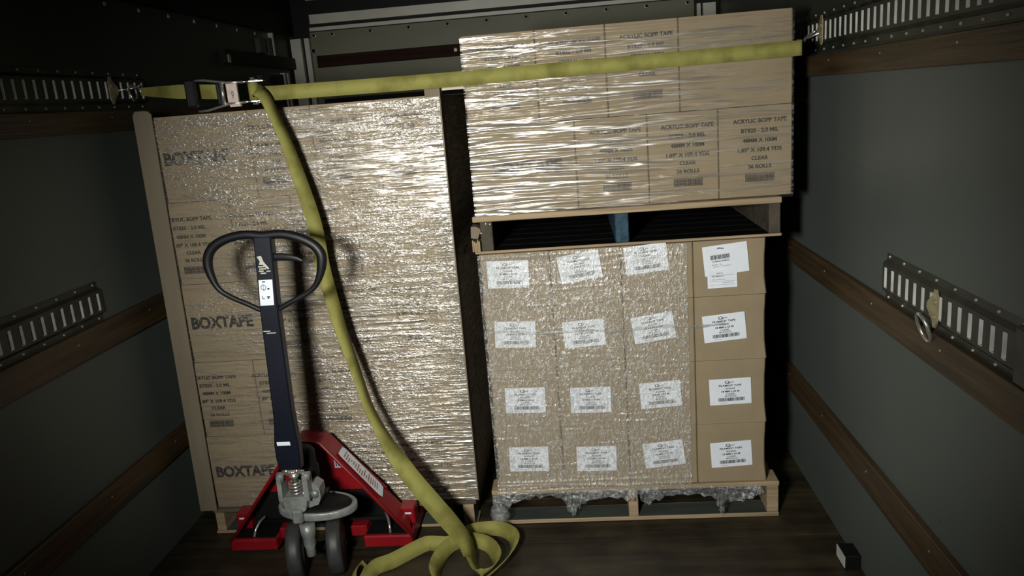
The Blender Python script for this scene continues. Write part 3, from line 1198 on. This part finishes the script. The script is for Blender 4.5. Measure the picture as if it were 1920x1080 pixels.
# loose coils on the floor
CP = [(-.418, 2.262, .036), (-.402, 2.228, .030), (-.376, 2.18, .030), (-.342, 2.205, .030), (-.330, 2.27, .032), (-.362, 2.335, .036), (-.420, 2.365, .038), (-.485, 2.355, .036), (-.522, 2.295, .031), (-.528, 2.20, .029), (-.480, 2.115, .029), (-.400, 2.105, .029), (-.330, 2.19, .030), (-.285, 2.29, .033), (-.278, 2.375, .036), (-.325, 2.430, .037), (-.400, 2.438, .036), (-.455, 2.41, .034), (-.500, 2.36, .032),
      (-.545, 2.360, .032), (-.585, 2.362, .031), (-.630, 2.325, .029), (-.685, 2.272, .027), (-.735, 2.235, .027), (-.745, 2.165, .027), (-.768, 2.125, .027), (-.795, 2.165, .028), (-.800, 2.225, .029), (-.778, 2.252, .029), (-.750, 2.222, .028), (-.752, 2.15, .027), (-.785, 2.08, .027)]
Q = catmull(CP, 7)
cs = [Vector(q) for q in Q]
ws = []
for i in range(len(cs)):
    tt = (cs[min(i + 1, len(cs) - 1)] - cs[max(i - 1, 0)]).normalized()
    sd = tt.cross(Vector((0, 0, 1))).normalized()
    lean = .22 + .65 * abs(tt.y) + .08 * math.sin(i * .2)
    w = (Vector((0, 0, 1)) + sd * lean).normalized() * .0255
    ws.append(w)
    cs[i].z = max(cs[i].z, abs(w.z) + .0015)
cs = tail_c + cs
if tail_w[-1].dot(ws[0]) < 0:
    ws = [-w for w in ws]
ws = tail_w + ws
nt = len(tail_c)
for _ in range(6):       # ease the twist where the hanging part meets the floor
    nw = list(ws)
    for i in range(nt - 9, nt + 9):
        nw[i] = ((ws[i - 1] + ws[i] + ws[i + 1]) / 3).normalized() * ws[i].length
    ws = nw
b = MB()
b.smooth = True
b.ribbon(cs, ws)
place(b, 'loose_tail', M['strap'])

# ratchet buckle
rb = empty('ratchet_buckle')
rb.parent = t
ZC_ = 1.590


def rplate(pts, z0, z1, mb):
    mb.prism(pts, 'z', z0, z1)


b = MB()
for zz in (ZC_ - .031, ZC_ + .029):
    rplate([(-1.085, 2.425), (-1.06, 2.405), (-.985, 2.405), (-.945, 2.420), (-.945, 2.440), (-.985, 2.462), (-1.085, 2.462)], zz, zz + .0025, b)
# ratchet teeth wheel discs
b.smooth = True
for zz in (ZC_ - .036, ZC_ + .032):
    b.lathe([(.017, 0), (.017, .003)], (-.968, 2.430, zz), 'z', 14)
place(b, 'side_plates', M['chrome'], rb)
b = MB()
b.box(-1.052, -1.026, 2.400, 2.404, ZC_ - .028, ZC_ + .028)
b.box(-1.026, -1.022, 2.398, 2.406, ZC_ - .028, ZC_ + .028)
b.box(-1.056, -1.052, 2.398, 2.406, ZC_ - .028, ZC_ + .028)
b.box(-1.052, -1.018, 2.398, 2.41, ZC_ - .042, ZC_ - .031)
b.cur = 1
vs, fs = [], []
for k in range(16):
    a = 2 * math.pi * k / 16
    vs += [(-1.039 + .0035 * math.cos(a), 2.3995, ZC_ - .002 + .008 * math.sin(a)), (-1.039 + .0018 * math.cos(a), 2.3995, ZC_ - .002 + .0055 * math.sin(a))]
for k in range(16):
    k2 = (k + 1) % 16
    fs.append((2 * k, 2 * k2, 2 * k2 + 1, 2 * k + 1))
b.add(vs, fs)
b.box(-1.040, -1.038, 2.399, 2.3998, ZC_ - .016, ZC_ - .010)
place(b, 'centre_plate', [M['pinkish'], M['ink']], rb)
b = MB()
b.smooth = True
b.lathe([(.0155, 0), (.0155, .052)], (-.978, 2.418, ZC_ - .026), 'z', 20)
b.cur = 1
for dz in (-.004, ):
    b.lathe([(.008, -.04), (.008, .042)], (-.978, 2.420, ZC_), 'z', 12)
place(b, 'spool', [M['strap'], M['chrome']], rb, label='spool wound with yellow webbing')
b = MB()
b.smooth = True
for zz, s in ((ZC_ + .030, 1), (ZC_ - .030, -1)):
    b.tube([(-1.00, 2.402, zz), (-1.05, 2.400, zz + s * .002), (-1.09, 2.410, zz + s * .008), (-1.135, 2.425, zz + s * .016), (-1.17, 2.43, zz + s * .017)], .0035, 8)
b.tube([(-1.072, 2.405, ZC_ - .034), (-1.072, 2.405, ZC_ + .034)], .006, 10)
place(b, 'handle_frame', M['chrome'], rb)
b = MB()
b.bbox(-1.200, -1.166, 2.415, 2.440, ZC_ - .034, ZC_ + .052, .006)
b.bbox(-1.095, -1.080, 2.408, 2.43, ZC_ - .034, ZC_ + .034, .004)
place(b, 'handle_grip', M['rubber'], rb)

# end fittings with their wire hooks
XLm = lambda d: XL + d
for nm, X, y, z, hook in (('left', XLm, 2.578, 1.637, [(-1.527, 2.60, 1.655), (-1.515, 2.63, 1.645), (-1.50, 2.66, 1.64), (-1.46, 2.63, 1.652)]), ('right', XRm, 2.625, 1.640, [(.797, 2.655, 1.655), (.79, 2.69, 1.645), (.78, 2.70, 1.64), (.775, 2.63, 1.63)])):
    b = MB()
    plate_geo(b, X, y, z, 1)
    f = place(b, 'end_fitting', M['zinc_gold'])
    b = MB()
    b.smooth = True
    if nm == 'left':
        b.tube([(-1.530, 2.615, 1.637), (-1.512, 2.640, 1.640), (-1.492, 2.655, 1.644), (-1.465, 2.638, 1.648)], .0035, 8)
        b.tube([(-1.512, 2.640, 1.640), (-1.505, 2.640, 1.622), (-1.495, 2.640, 1.598)], .0035, 8)
        b.tube([(-1.512, 2.640, 1.642), (-1.49, 2.635, 1.652), (-1.465, 2.63, 1.640), (-1.455, 2.63, 1.615)], .003, 8)
    else:
        b.tube([(.795, 2.665, 1.640), (.782, 2.70, 1.630), (.768, 2.72, 1.615)], .0035, 8)
        b.tube([(.797, 2.63, 1.632), (.770, 2.68, 1.62), (.745, 2.70, 1.61), (.724, 2.665, 1.60)], .0035, 8)
        b.tube([(.735, 2.56, 1.618), (.728, 2.555, 1.605)], .004, 8)
    place(b, 'wire_hook', M['chrome'], f)

# ------------------------------------------------------------------ pallet jack
J = empty('pallet_jack', (-.957, 2.36, 0), label='red pallet jack with black loop handle pushed under the tall left load', category='pallet jack')


def jp(mb, name, mats, parent=J, **kw):
    return place(mb, name, mats, parent, **kw)


YA, YBk = 2.36, 2.462
# A-frame: a back plate with a flange bent forward round its outline
out_f = [(-1.284, .062), (-1.002, .432), (-.912, .425), (-.632, .066)]
out_b = [(-1.268, .105), (-1.004, .432), (-.908, .416), (-.660, .105)]
b = MB()
b.prism([(-1.185, .20), (-1.004, .430), (-.908, .414), (-.727, .20)], 'y', YBk - .006, YBk)
b.cur = 1
b.bbox(-.905, -.865, YBk - .0075, YBk - .0062, .285, .335, .0003)
b.cur = 2
for k in range(5):
    b.box(-.900 + k * .008, -.896 + k * .008, YBk - .0082, YBk - .0076, .292, .330)
fr = jp(b, 'frame_plate', [M['red'], M['label_blue'], M['ink']])
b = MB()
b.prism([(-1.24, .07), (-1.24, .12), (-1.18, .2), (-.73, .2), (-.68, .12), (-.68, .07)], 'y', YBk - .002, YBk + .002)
jp(b, 'shade_panel', M['black'])  # added black sheet standing in for the shade below the frame plate
b = MB()
n = len(out_f)
th = .006
for i in range(n - 1):
    p, q = Vector((out_f[i][0], 0, out_f[i][1])), Vector((out_f[i + 1][0], 0, out_f[i + 1][1]))
    pb, qb = Vector((out_b[i][0], 0, out_b[i][1])), Vector((out_b[i + 1][0], 0, out_b[i + 1][1]))
    nrm = Vector((-(q - p).z, 0, (q - p).x)).normalized() * -th
    vs = []
    for (a, yy) in ((p, YA), (q, YA), (qb, YBk), (pb, YBk)):
        vs.append((a.x, yy, a.z))
    for (a, yy) in ((p, YA), (q, YA), (qb, YBk), (pb, YBk)):
        vs.append((a.x + nrm.x, yy, a.z + nrm.z))
    b.add(vs, [(0, 1, 2, 3), (4, 5, 6, 7), (0, 1, 5, 4), (1, 2, 6, 5), (2, 3, 7, 6), (3, 0, 4, 7)])
jp(b, 'frame_flange', M['red'])
# front rolled edge
b = MB()
b.smooth = True
b.tube([(x, YA, z) for x, z in [(-1.284, .062), (-1.14, .252), (-1.002, .432), (-.957, .43), (-.912, .425), (-.77, .245), (-.632, .066)]], .0045, 8)
jp(b, 'frame_rim', M['red'])
# long label on the right slope
p, q = Vector((-.912, .425)), Vector((-.632, .066))
d = (q - p)
nr = Vector((-d.y, d.x)).normalized()
if nr.y < 0:
    nr = -nr


def slope(u, v):
    """u along the right slope, v from front (0) to back (1)"""
    pf = p + d * u
    pb_ = Vector((-.908, .416)) + (Vector((-.660, .105)) - Vector((-.908, .416))) * u
    c = pf + (pb_ - pf) * v + nr * .0068
    return (c.x, YA + (YBk - YA) * v, c.y)


b = MB()
vs = []
for (u, v) in ((.16, .30), (.19, .25), (.62, .25), (.66, .32), (.66, .80), (.62, .86), (.19, .86), (.16, .80)):
    vs.append(slope(u, v))
b.add(vs, [tuple(range(8))])
b.cur = 1
rr = random.Random(8)
for k in range(16):
    u = .21 + k * .025
    v0, v1 = rr.uniform(.33, .5), rr.uniform(.55, .78)
    q4 = [slope(u, v0), slope(u + .012, v0), slope(u + .012, v1), slope(u, v1)]
    b.add([(x + nr.x * .0006, y, z + nr.y * .0006) for x, y, z in q4], [(0, 1, 2, 3)])
jp(b, 'warning_label', [M['paper'], M['label_red']], label='long white warning label')
# forks
for x0, x1 in ((-1.288, -1.118), (-.805, -.632)):
    b = MB()
    b.bbox(x0, x1, YA - .002, 3.40, .024, .068, .005)
    b.bbox(x0 + .02, x1 - .02, 3.40, 3.46, .03, .06, .01)
    b.cur = 1
    b.box(x0 + .008, x1 - .008, YA + .012, YBk + .01, .066, .0695)
    f = jp(b, 'fork', [M['red'], M['black']])
    b = MB()
    s = 1 if x0 > -1 else -1
    xe = x1 if s > 0 else x0
    b.bbox(min(xe, xe - s * .055), max(xe, xe - s * .055), YBk - .03, YBk + .03, .068, .132, .004)
    b.cur = 1
    b.box(min(xe - s * .012, xe - s * .045), max(xe - s * .012, xe - s * .045), YBk - .0315, YBk - .03, .108, .114)
    jp(b, 'fork_heel', [M['red'], M['paper']], f)
# cross tube and link rods
b = MB()
b.smooth = True
b.tube([(-1.20, 2.45, .085), (-.72, 2.45, .085)], .011, 12)
jp(b, 'torsion_tube', M['black'])
b = MB()
b.bbox(-.86, -.80, 2.40, 2.46, .045, .085, .003)
jp(b, 'rocker_arm', M['red'])
b = MB()
b.bbox(-1.12, -1.06, 2.40, 2.46, .045, .085, .003)
jp(b, 'rocker_arm', M['red'])
for s, x in ((-1, -1.200), (1, -.715)):
    b = MB()
    b.smooth = True
    b.tube([(x - s * -.004, 2.375, .070), (x, 2.39, .092), (x - s * .008, 2.41, .108), (x - s * .022, 2.43, .118)], .005, 8)
    jp(b, 'link_rod', M['chrome'])

# steering wheels and axle
def wrot(mb):
    c = Vector((-.933, 2.255, 0))
    r = Matrix.Rotation(math.radians(13), 3, 'Z')
    mb.v = [tuple(r @ (Vector(p) - c) + c) for p in mb.v]


for x in (-.998, -.868):
    b = MB()
    b.smooth = True
    b.lathe([(.050, -.024), (.086, -.024), (.094, -.020), (.096, -.008), (.096, .008), (.094, .020), (.086, .024), (.050, .024)], (x, 2.255, .0965), 'x', 40)
    wrot(b)
    w = jp(b, 'wheel', M['wheel'])
    b = MB()
    b.smooth = True
    b.lathe([(.022, -.027), (.050, -.0245), (.050, .0245), (.022, .027)], (x, 2.255, .0965), 'x', 24)
    wrot(b)
    jp(b, 'wheel_hub', M['wheel'], w)
b = MB()
b.smooth = True
b.lathe([(.010, -.10), (.010, .10)], (-.933, 2.255, .0965), 'x', 14)
b.lathe([(.018, -.035), (.018, .035)], (-.933, 2.255, .0965), 'x', 14)
wrot(b)
jp(b, 'axle', M['black'])

# steering disc with its pale rim
DC = (-.892, 2.195)
b = MB()
b.smooth = True
SQ = Matrix.Translation((DC[0], DC[1], 0)) @ Matrix.Rotation(math.radians(2), 4, 'Y') @ Matrix.Diagonal((1, .60, 1, 1))
b.lathe([(.02, .268), (.120, .270), (.127, .272), (.128, .276), (.128, .292), (.125, .296), (.116, .297), (.112, .292), (.02, .290)], (0, 0, 0), 'z', 48, SQ)
dsc = jp(b, 'steering_disc', M['cast'])
b = MB()
b.smooth = True
b.lathe([(.110, .2925), (.110, .2955), (.05, .298)], (0, 0, 0), 'z', 36, SQ)
jp(b, 'disc_top', M['black'], dsc)

# pump body, release valve shaft, spring and yoke
b = MB()
b.smooth = True
b.lathe([(.024, .262), (.023, .225), (.019, .215), (.019, .190), (.015, .180), (.015, .152), (.012, .150)], (-.899, 2.125, 0), 'z', 20)
jp(b, 'valve_shaft', M['cast'])
b = MB()
b.prism([(-.962, .345), (-.958, .312), (-.945, .302), (-.925, .300), (-.905, .302), (-.892, .312), (-.885, .345), (-.890, .358), (-.957, .358)], 'y', 2.118, 2.185)
b.bbox(-.935, -.902, 2.10, 2.12, .272, .318, .006)
b.prism([(-.900, .300), (-.862, .312), (-.852, .335), (-.853, .370), (-.872, .385), (-.890, .378), (-.905, .35)], 'y', 2.15, 2.20)
b.smooth = True
b.lathe([(.012, 0), (.012, -.010)], (-.868, 2.15, .352), 'y', 14)
jp(b, 'pump_body', M['cast'])
b = MB()
b.smooth = True
b.lathe([(.046, .295), (.046, .40), (.040, .41), (.040, .455), (.03, .47)], (-.925, 2.235, 0), 'z', 24)
b.bbox(-.845, -.832, 2.17, 2.185, .335, .355, .002)
jp(b, 'pump_cylinder', M['black'])
b = MB()
b.smooth = True
hel = [(-.922 + .020 * math.cos(a), 2.140 + .020 * math.sin(a), .358 + .011 * a / (2 * math.pi)) for a in [i * math.pi / 8 for i in range(16 * 4 + 1)]]
b.tube(hel, .0036, 8)
b.lathe([(.010, .35), (.010, .415), (.016, .418), (.016, .424), (.008, .428), (.008, .440)], (-.922, 2.140, 0), 'z', 16)
jp(b, 'pump_spring', M['chrome'])
for x, w in ((-.966, .014), (-.883, .016)):
    b = MB()
    b.prism([(2.115, .345), (2.165, .345), (2.158, .415), (2.148, .428), (2.130, .430), (2.118, .418)], 'x', x - w / 2, x + w / 2)
    b.smooth = True
    b.lathe([(.015, -w * .7), (.015, w * .7)], (x, 2.138, .418), 'x', 16)
    jp(b, 'yoke_arm', M['cast'])
b = MB()
b.smooth = True
b.lathe([(.007, -.035), (.007, .035)], (-.924, 2.138, .432), 'x', 12)
b.lathe([(.013, -.006), (.013, .006)], (-.938, 2.128, .442), 'x', 12)
b.lathe([(.011, -.006), (.011, .006)], (-.905, 2.128, .442), 'x', 12)
jp(b, 'pivot_pin', M['chrome'])

# handle mast, a tapered box section
b = MB()
lv = [(-.914, .462, .034, 2.112), (-.914, .50, .0375, 2.110), (-.912, .545, .038, 2.108), (-.907, .62, .031, 2.104), (-.9055, .66, .0295, 2.102), (-.897, .95, .0275, 2.100), (-.887, 1.120, .0265, 2.100), (-.884, 1.180, .026, 2.100)]
vs, fs = [], []
for (x, z, hx, y) in lv:
    hy = .017
    c = .004
    for (a, q) in ((-hx + c, -hy), (hx - c, -hy), (hx, -hy + c), (hx, hy - c), (hx - c, hy), (-hx + c, hy), (-hx, hy - c), (-hx, -hy + c)):
        vs.append((x + a, y + q, z))
for j in range(len(lv) - 1):
    for k in range(8):
        k2 = (k + 1) % 8
        fs.append((j * 8 + k, j * 8 + k2, (j + 1) * 8 + k2, (j + 1) * 8 + k))
fs += [tuple(range(7, -1, -1)), tuple((len(lv) - 1) * 8 + k for k in range(8))]
b.add(vs, fs)
mast = jp(b, 'handle_mast', M['navy'])
ym = 2.0825


def quad(mb, x0, x1, z0, z1, y, dx=0.0):
    mb.add([(x0, y, z0), (x1, y, z0), (x1 + dx, y, z1), (x0 + dx, y, z1)], [(0, 1, 2, 3)])


b = MB()
quad(b, -.9175, -.877, .985, 1.060, ym - .0015, .006)
b.cur = 1
ring = []
for k in range(16):
    a = 2 * math.pi * k / 16
    ring += [(-.900 + .008 * math.cos(a), ym - .002, 1.038 + .008 * math.sin(a)), (-.900 + .0065 * math.cos(a), ym - .002, 1.038 + .0065 * math.sin(a))]
b.add(ring, [(2 * k, 2 * ((k + 1) % 16), 2 * ((k + 1) % 16) + 1, 2 * k + 1) for k in range(16)])
quad(b, -.9005, -.8995, 1.027, 1.049, ym - .002)
quad(b, -.889, -.883, 1.031, 1.036, ym - .002)
quad(b, -.908, -.906, 1.004, 1.014, ym - .002)
quad(b, -.906, -.900, 1.004, 1.006, ym - .002)
quad(b, -.896, -.886, 1.009, 1.012, ym - .002, .003)
quad(b, -.894, -.889, 1.004, 1.009, ym - .002, .003)
quad(b, -.902, -.892, 1.053, 1.056, ym - .002)
jp(b, 'instruction_sticker', [M['paper'], M['ink']], mast, label='white instruction sticker')
b = MB()
# worn white hand symbol and lines of print
b.add([(-.906, ym - .0015, 1.128), (-.893, ym - .0015, 1.130), (-.888, ym - .0015, 1.112), (-.874, ym - .0015, 1.092), (-.880, ym - .0015, 1.090), (-.892, ym - .0015, 1.104), (-.903, ym - .0015, 1.104), (-.899, ym - .0015, 1.114)], [tuple(range(8))])
for k, (x0, x1) in enumerate(((-.906, -.888), (-.904, -.884), (-.906, -.892), (-.902, -.886))):
    z = 1.097 - k * .0065
    quad(b, x0, x1, z, z + .0035, ym - .0014)
quad(b, -.884, -.872, 1.083, 1.086, ym - .0014)
jp(b, 'worn_decal', M['alu'], mast, label='worn white decal')
b = MB()
quad(b, -.938, -.897, .545, .557, 2.0895, -.001)
jp(b, 'small_white_tag', M['paper'], mast, label='small white tag')
b = MB()
quad(b, -.921, -.900, .907, .909, ym - .0015)
quad(b, -.912, -.884, .901, .903, ym - .0015)
jp(b, 'faint_print', M['track_lip'], mast)

# loop handle: thick rubber grip above, thinner bar below
RG = [(-.888, 1.184), (-.833, 1.185), (-.784, 1.172), (-.744, 1.149), (-.726, 1.121), (-.728, 1.090), (-.737, 1.061), (-.754, 1.032), (-.782, 1.010), (-.832, .987), (-.872, .968), (-.898, .962), (-.926, .968), (-.965, .989), (-1.006, 1.010), (-1.040, 1.036), (-1.056, 1.073), (-1.061, 1.113), (-1.051, 1.144), (-1.026, 1.168), (-.985, 1.184), (-.936, 1.190)]
RD = [14, 14, 15, 15.5, 16, 15, 12, 9, 8, 8, 8, 8, 8, 8, 8, 8.5, 12, 15, 15.5, 15, 14, 14]
Q = catmull([(x, 2.10, z, r / 1000) for (x, z), r in zip(RG, RD)], 5, closed=True)
b = MB()
b.smooth = True
b.tube([q[:3] for q in Q], [q[3] * .93 for q in Q], 14, closed=True)
jp(b, 'loop_handle', M['rubber'])
b = MB()
b.smooth = True
lv = catmull([(-.868, 2.10, 1.121, .011), (-.84, 2.098, 1.120, .011), (-.815, 2.096, 1.117, .0095), (-.795, 2.095, 1.112, .007), (-.780, 2.095, 1.104, .004)], 4)
b.tube([q[:3] for q in lv], [q[3] for q in lv], 10, flat=.5)
jp(b, 'release_lever', M['rubber'])
